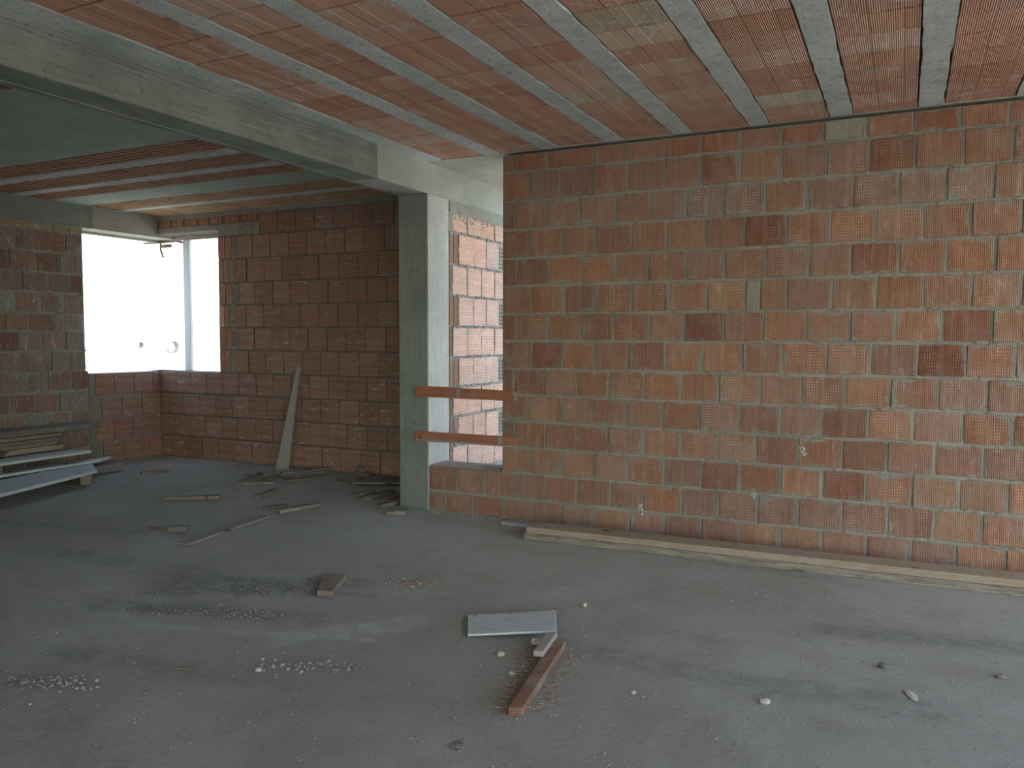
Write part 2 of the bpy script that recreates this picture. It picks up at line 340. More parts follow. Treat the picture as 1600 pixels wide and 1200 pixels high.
def joist(name, along, c, w, a, b, mat):
    """concrete rib with slightly ragged edges, flush with the ceiling"""
    bm = bmesh.new(); n = int((b - a) / .09); top = []; r = random.Random(int(c * 977))
    prev = None
    for i in range(n + 1):
        t = a + (b - a) * i / n
        l = c - w / 2 + r.uniform(-.006, .004); q = c + w / 2 + r.uniform(-.004, .006)
        f = (lambda u, v, z: (u, v, z)) if along == 'y' else (lambda u, v, z: (v, u, z))
        cur = [bm.verts.new(f(l, t, H + r.uniform(-.001, .001))), bm.verts.new(f(q, t, H + r.uniform(-.001, .001))), bm.verts.new(f(q, t, 2.884)), bm.verts.new(f(l, t, 2.884))]
        if prev:
            for k in range(4):
                bm.faces.new((prev[k], prev[(k + 1) % 4], cur[(k + 1) % 4], cur[k]))
        else: bm.faces.new(cur)
        prev = cur
    bm.faces.new(prev[::-1]); bmesh.ops.recalc_face_normals(bm, faces=bm.faces[:])
    me = bpy.data.meshes.new(name); bm.to_mesh(me); bm.free()
    return link(name, me, mat, ceil)
JC = [-2.923, -2.437, -1.931, -1.43, -.917, -.41, .095, .60, 1.10, 1.60]
for c in JC: joist('concrete_joist', 'y', c, .128, FY, D - .004, m_joist)
for c in (2.1, 2.6, 3.1): joist('concrete_joist', 'y', c, .128, FY, D - .004, m_joist)

def tile_mesh(seed, mat, deep):
    """hollow clay pot seen from below: long flutes along its length, ragged ends"""
    r = random.Random(seed); xs, zs = [], []
    n = 5
    for i in range(n):
        x0, x1 = -.5 + i / n, -.5 + (i + 1) / n
        if deep: xs += [x0, x0 + .02, x0 + .07, x0 + .10, x1 - .01]; zs += [.0, .7, .7, -.06, .0]
        else: xs += [x0, x0 + .012, x1 - .012]; zs += [.06, .0, r.uniform(-.02, .02)]
    xs.append(.5); zs.append(.0)
    bm = bmesh.new(); A = []; B = []; base = -.5
    for x, z in zip(xs, zs):
        A.append(bm.verts.new((x, -.5 + r.uniform(-.012, .012), base + z))); B.append(bm.verts.new((x, .5 + r.uniform(-.012, .012), base + z)))
    ta = [bm.verts.new((-.5, -.5, .5)), bm.verts.new((.5, -.5, .5))]; tb = [bm.verts.new((-.5, .5, .5)), bm.verts.new((.5, .5, .5))]
    for i in range(len(A) - 1): bm.faces.new((A[i], B[i], B[i + 1], A[i + 1]))
    bm.faces.new((ta[0], ta[1], tb[1], tb[0])); bm.faces.new((A[0], ta[0], tb[0], B[0])); bm.faces.new((A[-1], B[-1], tb[1], ta[1]))
    bm.faces.new(A + [ta[1], ta[0]]); bm.faces.new(B + [tb[1], tb[0]])
    bmesh.ops.recalc_face_normals(bm, faces=bm.faces[:])
    me = bpy.data.meshes.new('clay_tile'); bm.to_mesh(me); bm.free(); me.materials.append(mat); return me
T1 = [tile_mesh(i, m_tile, False) for i in range(6)]
T2 = [tile_mesh(i + 50, m_tile2, True) for i in range(5)]
def tile(me, cx, cy, w, l, rz=0, tint=None):
    o = bpy.data.objects.new('clay_tile', me); C.objects.link(o); o.parent = ceil
    o.location = (cx, cy, H + .015 + R.uniform(-.001, .007)); o.scale = (w, l, .03); o.rotation_euler = (R.uniform(-.004, .004), R.uniform(-.003, .003), rz)
    if tint: o.color = (*tint, 1)
edges = [-3.385 - .064] + JC
pale = {(5, 1): 1, (4, 3): 1, (4, 7): 1, (6, 9): 1, (5, 10): 1}
for b in range(len(edges) - 1):
    x0 = edges[b] + .064 + .011 if b else -3.374; x1 = edges[b + 1] - .064 - .011
    rows = 16 if x1 < 1.1 else 10
    ph = [.02, .10, .00, .06, .03, .12, .10, .05, .0, .03][b]
    y = D - .008; first = .25 - ph
    for k in range(rows):
        l = first if k == 0 else .25
        t = (1.08, 1.3, 1.32) if (b, k) in pale else None
        if (b, k) in ((3, 4), (5, 2), (4, 8)): t = (1.0, 1.42, 1.5)
        tile(R.choice(T1), (x0 + x1) / 2 + R.uniform(-.001, .001), y - l / 2, x1 - x0, l - .013, 0, t)
        y -= l
    boxes('clay_tile', [(x0, x1, FY, y - .004, H, 2.884)], m_tile, ceil)
x0s = JC[-1] + .07
for c in (2.1, 2.6, 3.1):
    boxes('clay_tile', [(x0s, c - .07, FY, D - .008, H, 2.884)], m_tile, ceil); x0s = c + .07
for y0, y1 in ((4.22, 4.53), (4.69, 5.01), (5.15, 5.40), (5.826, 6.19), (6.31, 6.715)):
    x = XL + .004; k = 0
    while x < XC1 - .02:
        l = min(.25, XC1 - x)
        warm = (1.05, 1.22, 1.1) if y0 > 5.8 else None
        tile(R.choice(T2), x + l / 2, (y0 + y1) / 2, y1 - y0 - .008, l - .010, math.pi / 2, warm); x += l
for c, w in ((4.61, .15), (5.08, .13), (6.25, .11)): joist('concrete_joist', 'x', c, w, XL, XC1, m_joist)
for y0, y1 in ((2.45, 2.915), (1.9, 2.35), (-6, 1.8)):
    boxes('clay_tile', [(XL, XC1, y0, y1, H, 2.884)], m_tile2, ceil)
for c in (2.40, 1.85): joist('concrete_joist', 'x', c, .1, XL, XC1, m_joist)

# ------------------------------------------------------------------ beam and column
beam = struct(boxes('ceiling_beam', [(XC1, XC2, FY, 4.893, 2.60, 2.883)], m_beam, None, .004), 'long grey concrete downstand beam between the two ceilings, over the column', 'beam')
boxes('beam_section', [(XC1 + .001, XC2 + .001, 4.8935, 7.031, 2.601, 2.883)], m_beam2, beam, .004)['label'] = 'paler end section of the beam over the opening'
boxes('formwork_ridge', [(XC2 - .004, XC2 + .004, FY, 4.89, 2.606, 2.622)], m_lintel, beam, .001)
boxes('formwork_ridge', [(-3.742, -3.732, FY, 5.5, 2.596, 2.603)], m_lintel, beam, .001)
boxes('formwork_ridge', [(XC2 - .002, XC2 + .010, FY, 4.89, 2.800, 2.812)], m_beam, beam, .002)
boxes('formwork_ridge', [(XC2 - .002, XC2 + .006, FY, 4.89, 2.775, 2.780)], m_beam, beam, .001)
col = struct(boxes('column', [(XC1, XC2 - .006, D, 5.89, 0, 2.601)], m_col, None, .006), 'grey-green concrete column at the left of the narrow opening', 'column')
boxes('column_side', [(XC2 - .02, XC2, D + .004, 5.905, .001, 2.600)], m_col2, col, .002)['label'] = 'daylit side of the column inside the opening, light painted into its colour'
for i, (cx, cy) in enumerate(((3.1, -5.7), (3.1, 0), (3.1, D + .15), (0, -5.7))):
    struct(boxes('column', [(cx - .15, cx + .15, cy - .15, cy + .15, 0, 2.884)], m_col, None, .006), 'square concrete column behind or beside the viewer at the open edge', 'column')['group'] = 'columns at the open edges'

# ------------------------------------------------------------------ right wall with low parapet
wr = struct(boxes('wall_right', [(XE + .004, XR, D + .006, D + .30, 0, 2.83), (XC2, XE + .004, D + .006, D + .30, 0, .365)], m_mort))
def course(parent, z0, z1, js, xa, xb, fixed, mat, gx, gz, depth=.05, face='y', sgn=1, jit=.018, extra=None):
    pts = [xa] + [j for j in js if xa + .02 < j < xb - .02] + [xb]
    for i in range(len(pts) - 1):
        w = pts[i + 1] - pts[i] - gx
        if w < .015: continue
        m, t = (extra(i, pts[i], pts[i + 1]) if extra else (None, None))
        if m == 'skip': continue
        pr = fixed + sgn * (depth / 2 + R.uniform(-.004, .003)); u = (pts[i] + pts[i + 1]) / 2
        a = (u, pr) if face == 'y' else (pr, u)
        brick(parent, a[0], a[1], (z0 + z1) / 2 + R.uniform(-.001, .001), w, depth, z1 - z0 - gz, m or mat, face, jit, t)
for r in range(14):
    js = list(JR[r]); last = js[-1]
    while last + .265 < XR - .05: last += .2655 + R.uniform(-.006, .006); js.append(round(last, 3))
    z1, z0 = ZR[r] - (0 if r == 0 else .0), ZR[r + 1]
    def ex(i, a, b, r=r):
        if r == 5 and -1.0 < a < -.95: return 'skip', None
        if r == 0 and -.52 < a < -.50: return None, (1.0, 1.5, 1.55)
        if r == 0: return None, (1.05, .95, .9)
        if r == 2: return None, (.98, 1.12, 1.2)
        k = R.random()
        if k < .07: return None, (.78, .68, .66)
        if k < .3: return None, (1.07, 1.06, .99)
        return None, (R.uniform(.88, 1.06),) * 3
    course(wr, z0 + .006, z1 - .006, js, XC2 + .004 if r >= 12 else XE, XR, D, m_brick, .017, .007, extra=ex)
boxes('mortar_patch', [(-.982, -.895, D - .002, D + .02, 1.622, 1.826)], m_mort, wr, .006)['label'] = 'grey mortar filling in place of a half block'
# rough perforated tops of the parapet blocks, open cells
bm = bmesh.new()
for k in range(26):
    x = XC2 + .015 + k * .026
    bmesh.ops.create_cube(bm, size=1, matrix=Matrix.Translation((x, D + .15, .371)) @ Matrix.Rotation(R.uniform(-.05, .05), 4, 'Z') @ Matrix.Diagonal((.011, .27, .014 + R.uniform(0, .006), 1)))
for k in range(7):
    bmesh.ops.create_cube(bm, size=1, matrix=Matrix.Translation((-3.178, D + .02 + k * .043, .370)) @ Matrix.Diagonal((.66, .007, .012, 1)))
me = bpy.data.meshes.new('cell_ridges'); bm.to_mesh(me); bm.free()
o = link('cell_ridges', me, m_brick4, wr); o['kind'] = 'stuff'; o['label'] = 'open cells in the top of the parapet blocks'
# mortar lumps squeezed from beds
def lumps(name, pts, mat, parent, size, sq=(1, 1, 1), seed=1):
    r = random.Random(seed); bm = bmesh.new()
    for x, y, z in pts:
        k = size * r.uniform(.5, 1.4)
        rr = bmesh.ops.create_icosphere(bm, subdivisions=1, radius=1)
        ro = Matrix.Rotation(r.uniform(0, 6.28), 4, 'Z') @ Matrix.Rotation(r.uniform(-.5, .5), 4, 'X')
        for v in rr['verts']:
            q = ro @ (v.co * r.uniform(.65, 1.25)); v.co = Vector((x + q.x * k * sq[0], y + q.y * k * sq[1], z + q.z * k * sq[2]))
    me = bpy.data.meshes.new(name); bm.to_mesh(me); bm.free()
    o = link(name, me, mat, parent); o['kind'] = 'stuff'; return o
for q, (x, z) in enumerate(((-.60, .68), (-.905, .365), (-1.70, .19))):
    lumps('mortar_splash', [(x + R.gauss(0, .012), D - .002, z + R.gauss(0, .014)) for _ in range(9)], m_stone, wr, .008, (1, .4, 1.2), q)
pts = []
for z in ZR[1:14]:
    for _ in range(55):
        pts.append((R.uniform(XE + .03, XR - .05), D + .003, z + R.uniform(-.006, .008)))
lumps('mortar_squeeze', pts, m_mort, wr, .009, (2.6, .7, .9), 3)

# ------------------------------------------------------------------ back wall
wb = struct(boxes('wall_back', [(-8.344, -7.056, YB + .008, 7.031, 0, 1.018), (-7.056, -3.83, YB + .008, 7.031, 0, H), (-8.344, -7.056, YB + .008, 7.031, 2.645, H)], m_dark))
for r in range(11):
    js = list(JB[r]); last = js[-1]
    while last + .255 < XC1 - .05: last += .2545; js.append(last)
    z1, z0 = ZB[r], ZB[r + 1]
    xa = -6.415 if r == 0 else (XL if r >= 7 else (-6.80 if r % 2 else -6.88))
    xa0 = xa + (.05 if 0 < r < 7 else 0)
    def ex(i, a, b):
        k = R.uniform(.88, 1.06); return None, (k, k * R.uniform(.98, 1.02), k * R.uniform(.97, 1.05))
    course(wb, z0 + .004, z1 - .003, [j for j in js if j > xa0 + .03], xa0, XC1 + .01, YB, m_brick5 if r >= 7 else m_brick2, .006, .004, extra=ex, jit=.010)
    if 0 < r < 7:
        n = 2 if r % 2 else 1; x = -7.056; w = (xa - .02 - x) / 2
        w = .105 if r % 2 else .078
        for k in range(2):
            brick(wb, x + w / 2, YB + .024, (z0 + z1) / 2, w - .006, .05, z1 - z0 - .012, m_quoin, 'y', .012, (1.7, 1.9, 2.0) if (r == 4 and k == 0) else None); x += w
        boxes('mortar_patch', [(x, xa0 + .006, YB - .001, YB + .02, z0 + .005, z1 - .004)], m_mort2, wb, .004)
# brick lintel over the window, mortar around it
x = XL + .01
for k, e in enumerate((-7.799, -7.579, -7.362, -7.181, -6.963, -6.711, -6.447)):
    brick(wb, (x + e) / 2, YB + .022, 2.758, e - x - .04, .045, .085, m_quoin, 'y', .03, (.95, .88, .8)); x = e
boxes('lintel_mortar', [(XL, -6.43, YB + .003, YB + .02, 2.565, 2.715), (XL, -6.43, YB + .003, YB + .02, 2.80, 2.849)], m_mort, wb) if False else boxes('lintel_mortar', [(XL, -7.056, YB + .002, YB + .02, 2.645, 2.71), (-7.056, -6.43, YB + .002, YB + .02, 2.572, 2.71), (XL, -6.43, YB + .002, YB + .02, 2.80, 2.849)], m_mort, wb, .004)
boxes('top_mortar', [(-6.43, XC1, YB - .002, YB + .02, 2.80, 2.849)], m_mort, wb, .003)
lumps('mortar_squeeze', [(R.uniform(-8.0, -6.45), YB + .002, R.choice((R.uniform(2.66, 2.70), R.uniform(2.8, 2.84)))) for _ in range(150)] +
      [(R.uniform(-7.0, -6.45), YB + .002, R.uniform(2.58, 2.7)) for _ in range(60)], m_mort, wb, .014, (1.4, .5, .9), 9)
lumps('mortar_squeeze', [(R.uniform(-6.86, -6.80), YB + .0, R.uniform(1.05, 2.55)) for _ in range(90)], m_mort, wb, .014, (1, .5, 1.5), 19)

# ------------------------------------------------------------------ left wall
wlft = struct(boxes('wall_left', [(-8.344, XL - .008, FY, 5.77, 0, 2.612), (-8.344, XL - .008, 5.77, 7.031, 0, 1.018)], m_mort))
ZL = [2.528, 2.312, 2.097, 1.89, 1.676, 1.487, 1.275, 1.062, .848, .634, .42, .21, 0]
firsts = [5.57, 5.50, 5.62, 5.54, 5.42, 5.55, 5.38, 5.60, 5.45, 5.58, 5.47, 5.60]
for r in range(12):
    js = []; y = firsts[r]
    while y > 3.2: js.append(y); y -= R.uniform(.245, .272)
    js = js[::-1]
    end = 5.77 if r < 7 else 5.80
    def ex(i, a, b):
        k = R.random()
        if k < .2: return None, (.95, 1.10, 1.16)
        if k < .4: return None, (.75, .68, .66)
        return None, (R.uniform(.85, 1.05),) * 3
    course(wlft, ZL[r + 1] + .008, ZL[r] - .008, js, 3.2, end, XL, m_brick3, .02, .006, face='x', sgn=-1, jit=.03, extra=ex)
brick(wlft, XL - .02, 0, 1.27, 1, .05, .01, m_brick3, 'x') if False else None
boxes('wall_facing', [(XL - .02, XL - .002, FY, 3.19, 0, 2.6)], m_brick3, wlft)
lumps('mortar_squeeze', [(XL, R.uniform(3.3, 5.76), z + R.uniform(-.012, .012)) for z in ZL[1:11] for _ in range(40)], m_mort, wlft, .012, (.6, 2.0, 1), 5)
YA = [[6.115, 6.375, 6.631], [5.946, 6.206, 6.471], [6.099, 6.340, 6.60], [5.966, 6.223, 6.483]]
for r in range(4):
    course(wlft, ZB[r + 8] + .004, ZB[r + 7] - .003, YA[r], 5.81 + (.07 if r % 2 == 0 else .14), YB, XL, m_brick5, .006, .004, face='x', sgn=-1, jit=.010,
           extra=lambda i, a, b: (None, (R.uniform(.85, 1.05), R.uniform(.85, 1.0), R.uniform(.9, 1.05))))
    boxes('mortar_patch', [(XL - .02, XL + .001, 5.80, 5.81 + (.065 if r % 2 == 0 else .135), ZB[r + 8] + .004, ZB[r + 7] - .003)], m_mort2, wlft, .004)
# flat tile slips packed under the lintel beam
for i, (a, b, z0, z1) in enumerate(((4.3, 4.55, 2.50, 2.575), (4.57, 4.86, 2.51, 2.585), (4.88, 5.10, 2.535, 2.575), (5.12, 5.36, 2.535, 2.58), (5.44, 5.60, 2.54, 2.575), (5.62, 5.77, 2.535, 2.58))):
    brick(wlft, XL - .018, (a + b) / 2, (z0 + z1) / 2, b - a - .01, .05, z1 - z0, m_brick3, 'x', .05, (1.5, 1.55, 1.2))
lb = struct(boxes('lintel_beam', [(-8.344, XL, FY, 5.895, 2.612, 2.883)], m_lintel, None, .003), 'grey concrete ring beam running along the top of the left wall to the corner window', 'beam')
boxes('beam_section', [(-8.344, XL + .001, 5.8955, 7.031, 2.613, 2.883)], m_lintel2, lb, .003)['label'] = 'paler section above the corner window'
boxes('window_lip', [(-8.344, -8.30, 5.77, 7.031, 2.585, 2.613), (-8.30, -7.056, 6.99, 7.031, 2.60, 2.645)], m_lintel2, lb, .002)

# ------------------------------------------------------------------ short bright wall behind the column
wf = struct(boxes('wall_recess', [(-3.81, XC2 - .008, 5.89, 7.031, 0, 2.602)], m_mort))
ZF = [2.505, 2.336, 2.063, 1.794, 1.527, 1.26, 1.0, .742, .484, .226, 0]
for r in range(10):
    js = [6.233, 6.497, 6.757] if r % 2 == 0 else [6.080, 6.344, 6.588, 6.846]
    a = 5.975 if r % 2 == 0 else 6.075
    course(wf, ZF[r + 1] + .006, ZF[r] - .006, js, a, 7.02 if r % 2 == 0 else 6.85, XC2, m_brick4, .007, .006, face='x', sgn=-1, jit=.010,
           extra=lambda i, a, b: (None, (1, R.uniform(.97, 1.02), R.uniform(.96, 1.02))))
    if r: 
        n = 2 if r % 2 else 1; y = 5.925
        for k in range(n):
            w = (a - .01 - 5.925) / n; brick(wf, XC2 - .022, y + w / 2, (ZF[r] + ZF[r + 1]) / 2, w - .008, .04, ZF[r] - ZF[r + 1] - .014, m_brick, 'x', .012, (1.25, 1.25, 1.2)); y += w
    if r % 2:   # perforated end of the corner block
        brick(wf, XC2 - .03, 6.945, (ZF[r] + ZF[r + 1]) / 2, .15, .04, ZF[r] - ZF[r + 1] - .02, m_brick4, 'x', .012)
        bm = bmesh.new()
        for q in range(6):
            for t in range(3):
                bmesh.ops.create_cube(bm, size=1, matrix=Matrix.Translation((XC2 - .008, 6.875 + t * .05, ZF[r + 1] + .04 + q * (ZF[r] - ZF[r + 1] - .06) / 6)) @ Matrix.Diagonal((.012, .02, .022, 1)))
        me = bpy.data.meshes.new('cells'); bm.to_mesh(me); bm.free(); link('cell_shade', me, m_dark, wf)['kind'] = 'stuff'  # dark boxes stand for the shade inside the open cells
boxes('top_mortar', [(XC2 - .015, XC2 + .001, 5.93, 7.03, 2.49, 2.605), (XC2 - .015, XC2 + .001, 5.90, 5.975, 2.34, 2.5)], m_mort, wf, .004)
lumps('mortar_squeeze', [(XC2, R.uniform(5.93, 7.0), R.uniform(2.44, 2.60)) for _ in range(130)] + [(XC2, R.uniform(5.91, 5.97), R.uniform(2.3, 2.5)) for _ in range(40)] +
      [(XC2, R.uniform(5.93, 6.95), z + R.uniform(-.006, .008)) for z in ZF[1:9] for _ in range(16)], m_mort, wf, .013, (.35, 1.3, .8), 7)

# ------------------------------------------------------------------ unseen walls added behind the viewer to dim the left room
struct(boxes('shade_wall_rear', [(-8.04, -1.6, -6, -5.75, 0, 2.595)], m_brick2), 'unseen brick wall added behind the viewer to keep light from the left room', 'wall')
struct(boxes('shade_wall_inner', [(-3.79, -3.53, -5.74, .6, 0, 2.595)], m_brick2), 'unseen brick partition added under the beam to dim the left room', 'wall')

# ------------------------------------------------------------------ outside
nb = struct(boxes('garden_wall', [(-16.2, -16.0, 2, 24, -.3, 1.9)], m_white, None, .01), 'white rendered wall outside the corner window', 'wall')
def tube(name, pts, r, mat, parent=None, seg=8):
    cu = bpy.data.curves.new(name, 'CURVE'); cu.dimensions = '3D'; cu.bevel_depth = r; cu.bevel_resolution = 2; cu.use_fill_caps = True
    sp = cu.splines.new('POLY'); sp.points.add(len(pts) - 1)
    for i, q in enumerate(pts): sp.points[i].co = (*q, 1)
    ob = bpy.data.objects.new('tmp', cu); me = bpy.data.meshes.new_from_object(ob); me.name = name; bpy.data.objects.remove(ob)
    me.materials.clear(); return link(name, me, mat, parent)
def ring(y, z, r1, r0, parent):
    bm = bmesh.new(); n = 28; V = []
    for i in range(n):
        a = 2 * math.pi * i / n
        V.append([bm.verts.new((x, y + r * math.cos(a), z + r * math.sin(a))) for x, r in ((-16.01, r1), (-15.88, r1), (-15.88, r0), (-15.99, r0))])
    for i in range(n):
        for k in range(4):
            bm.faces.new((V[i][k], V[i][(k + 1) % 4], V[(i + 1) % n][(k + 1) % 4], V[(i + 1) % n][k]))
    bmesh.ops.recalc_face_normals(bm, faces=bm.faces[:])
    me = bpy.data.meshes.new('pipe_sleeve'); bm.to_mesh(me); bm.free(); return link('pipe_sleeve', me, m_lintel2, parent)
ring(13.72, 1.182, .165, .135, nb)['label'] = 'larger round pipe sleeve sticking out of the wall'
ring(12.80, 1.235, .085, .065, nb)['label'] = 'smaller round pipe sleeve sticking out of the wall'

def prism(name, top, z0, z1, mat, parent=None, bev=.003, ztop=None):
    """board from four top corners (x, y); z1 may be given per corner in ztop"""
    bm = bmesh.new(); zt = ztop or [z1] * 4; th = z1 - z0
    cx = sum(q[0] for q in top) / 4; cy = sum(q[1] for q in top) / 4; cz = sum(zt) / 4
    e = Vector((top[1][0] - top[0][0], top[1][1] - top[0][1])); ang = math.atan2(e.y, e.x)
    Mi = Matrix.Rotation(-ang, 4, 'Z') @ Matrix.Translation((-cx, -cy, -cz))
    A = [bm.verts.new(Mi @ Vector((q[0], q[1], z))) for q, z in zip(top, zt)]
    B = [bm.verts.new(Mi @ Vector((q[0], q[1], z - th))) for q, z in zip(top, zt)]
    bm.faces.new(A); bm.faces.new(B[::-1])
    for i in range(4): bm.faces.new((A[i], B[i], B[(i + 1) % 4], A[(i + 1) % 4]))
    bmesh.ops.recalc_face_normals(bm, faces=bm.faces[:])
    L = max(e.length, .01)
    cuts = int(L / .12)
    if 1 < cuts:
        for i in range(1, cuts):
            bmesh.ops.bisect_plane(bm, geom=bm.verts[:] + bm.edges[:] + bm.faces[:], plane_co=(-L / 2 + L * i / cuts, 0, 0), plane_no=(1, 0, 0))
        for v in bm.verts:
            q = noise.noise_vector(Vector((v.co.x * 2.3 + cx, v.co.y * 9, v.co.z * 20 + cy))); v.co += Vector((0, q.y * .004, q.z * .0015))
    bmesh.ops.bevel(bm, geom=[x for x in bm.edges if len(x.link_faces) == 2 and x.calc_face_angle() > .7], offset=bev, segments=1, affect='EDGES')
    me = bpy.data.meshes.new(name); bm.to_mesh(me); bm.free()
    o = link(name, me, mat, parent); o.location = (cx, cy, cz); o.rotation_euler = (0, 0, ang); return o
def board(name, a, b, w, z0, z1, mat, parent=None, taper=1.0, za=0, zb=0):
    d = Vector((b[0] - a[0], b[1] - a[1])).normalized(); n = Vector((-d.y, d.x)) * w / 2; t = taper
    top = [(a[0] - n.x, a[1] - n.y), (b[0] - n.x * t, b[1] - n.y * t), (b[0] + n.x * t, b[1] + n.y * t), (a[0] + n.x, a[1] + n.y)]
    return prism(name, top, z0, z1, mat, parent, ztop=[z1 + za, z1 + zb, z1 + zb, z1 + za])

tag(boxes('timber_post', [(-7.905, -7.80, 6.985, 7.028, 1.019, 2.60)], m_pale, None, .006), 'pale upright timber prop standing in the corner window', 'post')
hk = tag(bpy.data.objects.new('wire_hook', None), 'bent wire with a scrap of wood hanging from the window head at the corner', 'wire'); C.objects.link(hk); hk.location = (-8.2, 6.95, 2.6)
for pts, rr in (([(-8.50, 6.93, 2.585), (-8.25, 6.98, 2.590), (-8.05, 7.02, 2.600), (-7.93, 7.05, 2.575)], .014), ([(-8.30, 7.0, 2.59), (-8.31, 7.01, 2.50), (-8.28, 7.02, 2.41)], .012)):
    t = tube('wire', [tuple(Vector(q) - Vector((-8.2, 6.95, 2.6))) for q in pts], rr, m_wire, hk)
boxes('wood_scrap', [(-.11, .09, .04, .06, -.075, -.035)], m_wooddk, hk, .002)

# ------------------------------------------------------------------ right-hand boards along the wall
tag(prism('lower_board', [(-2.40, 5.065), (1.62, 5.200), (1.62, 5.36), (-2.40, 5.26)], 0.001, .048, m_woodblk), 'blackened weathered plank on the floor, lowest in the stack along the right brick wall', 'plank', 'planks along the right wall')
tag(prism('upper_board', [(-2.38, 5.062), (1.62, 5.202), (1.62, 5.38), (-2.38, 5.245)], .050, .094, m_tan), 'tan timber plank on top of the stack along the right brick wall', 'plank', 'planks along the right wall')
tag(board('batten', (-2.75, 5.42), (-1.9, 5.36), .05, .001, .022, m_woodgrey), 'thin grey batten on the floor between the plank stack and the opening', 'batten')

# boards nailed across the opening
def rail(zl0, zl1, zr0, zr1, xl, xr, label):
    bm = bmesh.new(); n = 8; rows = []
    for i in range(n + 1):
        t = i / n; x = xl + (xr - xl) * t; a = zl0 + (zr0 - zl0) * t; b = zl1 + (zr1 - zl1) * t; k = R.uniform(-.0015, .0015)
        rows.append([bm.verts.new(q) for q in ((x, 5.548, a + k), (x, 5.570, a + k), (x, 5.570, b + k), (x, 5.548, b + k))])
    for i in range(n):
        for k in range(4): bm.faces.new((rows[i][k], rows[i][(k + 1) % 4], rows[i + 1][(k + 1) % 4], rows[i + 1][k]))
    bm.faces.new(rows[0][::-1]); bm.faces.new(rows[-1]); bmesh.ops.recalc_face_normals(bm, faces=bm.faces[:])
    me = bpy.data.meshes.new('rail_board'); bm.to_mesh(me); bm.free(); o = link('rail_board', me, m_woodor); tag(o, label, 'board', 'boards across the narrow opening')
    return o
ra = rail(.944, 1.034, .940, 1.019, -3.617, -2.690, 'upper orange timber board nailed across the narrow opening beside the column')
rb_ = rail(.574, .658, .588, .660, -3.632, -2.696, 'lower orange timber board nailed across the narrow opening beside the column')
boxes('mortar_crust', [(-2.724, -2.694, 5.5455, 5.549, .944, 1.014)], m_mort, ra, .001)
boxes('mortar_crust', [(-3.24, -3.20, 5.5460, 5.549, .950, 1.022)], m_mort, ra, .001)
boxes('mortar_crust', [(-2.86, -2.82, 5.5455, 5.549, .60, .655)], m_mort, rb_, .001)
boxes('mortar_crust', [(-3.62, -2.70, 5.5465, 5.549, .580, .594)], m_mort, rb_, .001)
for o, zs in ((ra, (.97, 1.0)), (rb_, (.6, .64))):
    for x in (-3.57, -2.77):
        for z in zs: boxes('nail_head', [(x - .004, x + .004, 5.544, 5.549, z - .004, z + .004)], m_wire, o, .001)

# ------------------------------------------------------------------ board leaning on the back wall
bm = bmesh.new()
bot = [(-5.985, 6.452), (-5.848, 6.470)]; n = 9; rows = []
for i in range(n + 1):
    t = i / n; wf_ = 1 - .80 * t; cx = -5.917 + (-5.886 + 5.917) * t; hw = .078 * wf_; y = 6.46 + (6.712 - 6.46) * t; z = .001 + 1.112 * t
    rows.append([bm.verts.new(q) for q in ((cx - hw, y - .004, z), (cx + hw, y + .006, z), (cx + hw, y + .026, z + .004), (cx - hw, y + .016, z + .004))])
for i in range(n):
    for k in range(4): bm.faces.new((rows[i][k], rows[i][(k + 1) % 4], rows[i + 1][(k + 1) % 4], rows[i + 1][k]))
bm.faces.new(rows[0][::-1]); bm.faces.new(rows[-1]); bmesh.ops.recalc_face_normals(bm, faces=bm.faces[:])
me = bpy.data.meshes.new('leaning_board'); bm.to_mesh(me); bm.free()
m_lean = wood('lean_pine', (.33, .34, .32), (.43, .44, .41), 'z', .3, .35)
tag(link('leaning_board', me, m_lean), 'tapering grey board leaning upright against the back wall', 'board')

# ------------------------------------------------------------------ plank pile at the left wall
G = 'planks piled at the left wall'
Y0 = 2.2
for k, (z0, z1, ye, x1, mat, lb_) in enumerate((
        (.292, .340, 5.22, -7.65, m_yel, 'yellowish plank at the bottom of the neat stack by the left wall'),
        (.343, .380, 5.16, -7.66, m_woodlt, 'tan plank second from the bottom of the neat stack by the left wall'),
        (.383, .418, 5.18, -7.65, m_wood, 'brown-grey plank in the middle of the neat stack by the left wall'),
        (.421, .458, 5.22, -7.66, m_woodlt, 'tan plank directly under the long top board of the neat stack'),
        (.466, .518, 5.66, -7.64, m_wood, 'longest top board of the neat stack, overhanging towards the window'))):
    tag(prism('plank', [(x1, Y0), (x1 - .01, ye), (x1 - .33, ye + .02), (x1 - .33, Y0)], z0, z1, mat), lb_, 'plank', G)
tag(prism('plank', [(-7.36, Y0), (-7.42, 5.36), (-7.68, 5.38), (-7.66, Y0)], .246, .272, m_plankw), 'plank with bluish window light in its colour, sloping out just below the neat stack', 'plank', G)
tag(prism('plank', [(-7.34, Y0), (-7.42, 5.45), (-7.54, 5.67), (-7.78, Y0)], .139, .165, m_plankw), 'second plank down with bluish window light in its colour, between the upper one and the wide front board', 'plank', G)
tag(prism('plank', [(-6.22, 2.6), (-7.02, 5.12), (-7.25, 5.26), (-6.50, 2.52)], .106, .136, m_plankw), 'wide grey board at the front edge of the pile, nearest the room', 'plank', G)
tag(prism('plank', [(-6.508, 2.52), (-7.258, 5.26), (-7.56, 5.46), (-6.86, 2.44)], .106, .134, m_plankw), 'grey board lying tight behind the front board, with a thin joint between', 'plank', G)
tag(prism('plank', [(-7.38, 3.0), (-7.42, 5.72), (-7.55, 5.83), (-7.52, 3.0)], .06, .100, m_wood), 'short-ended plank sticking out furthest to the right under the grey boards', 'plank', G)
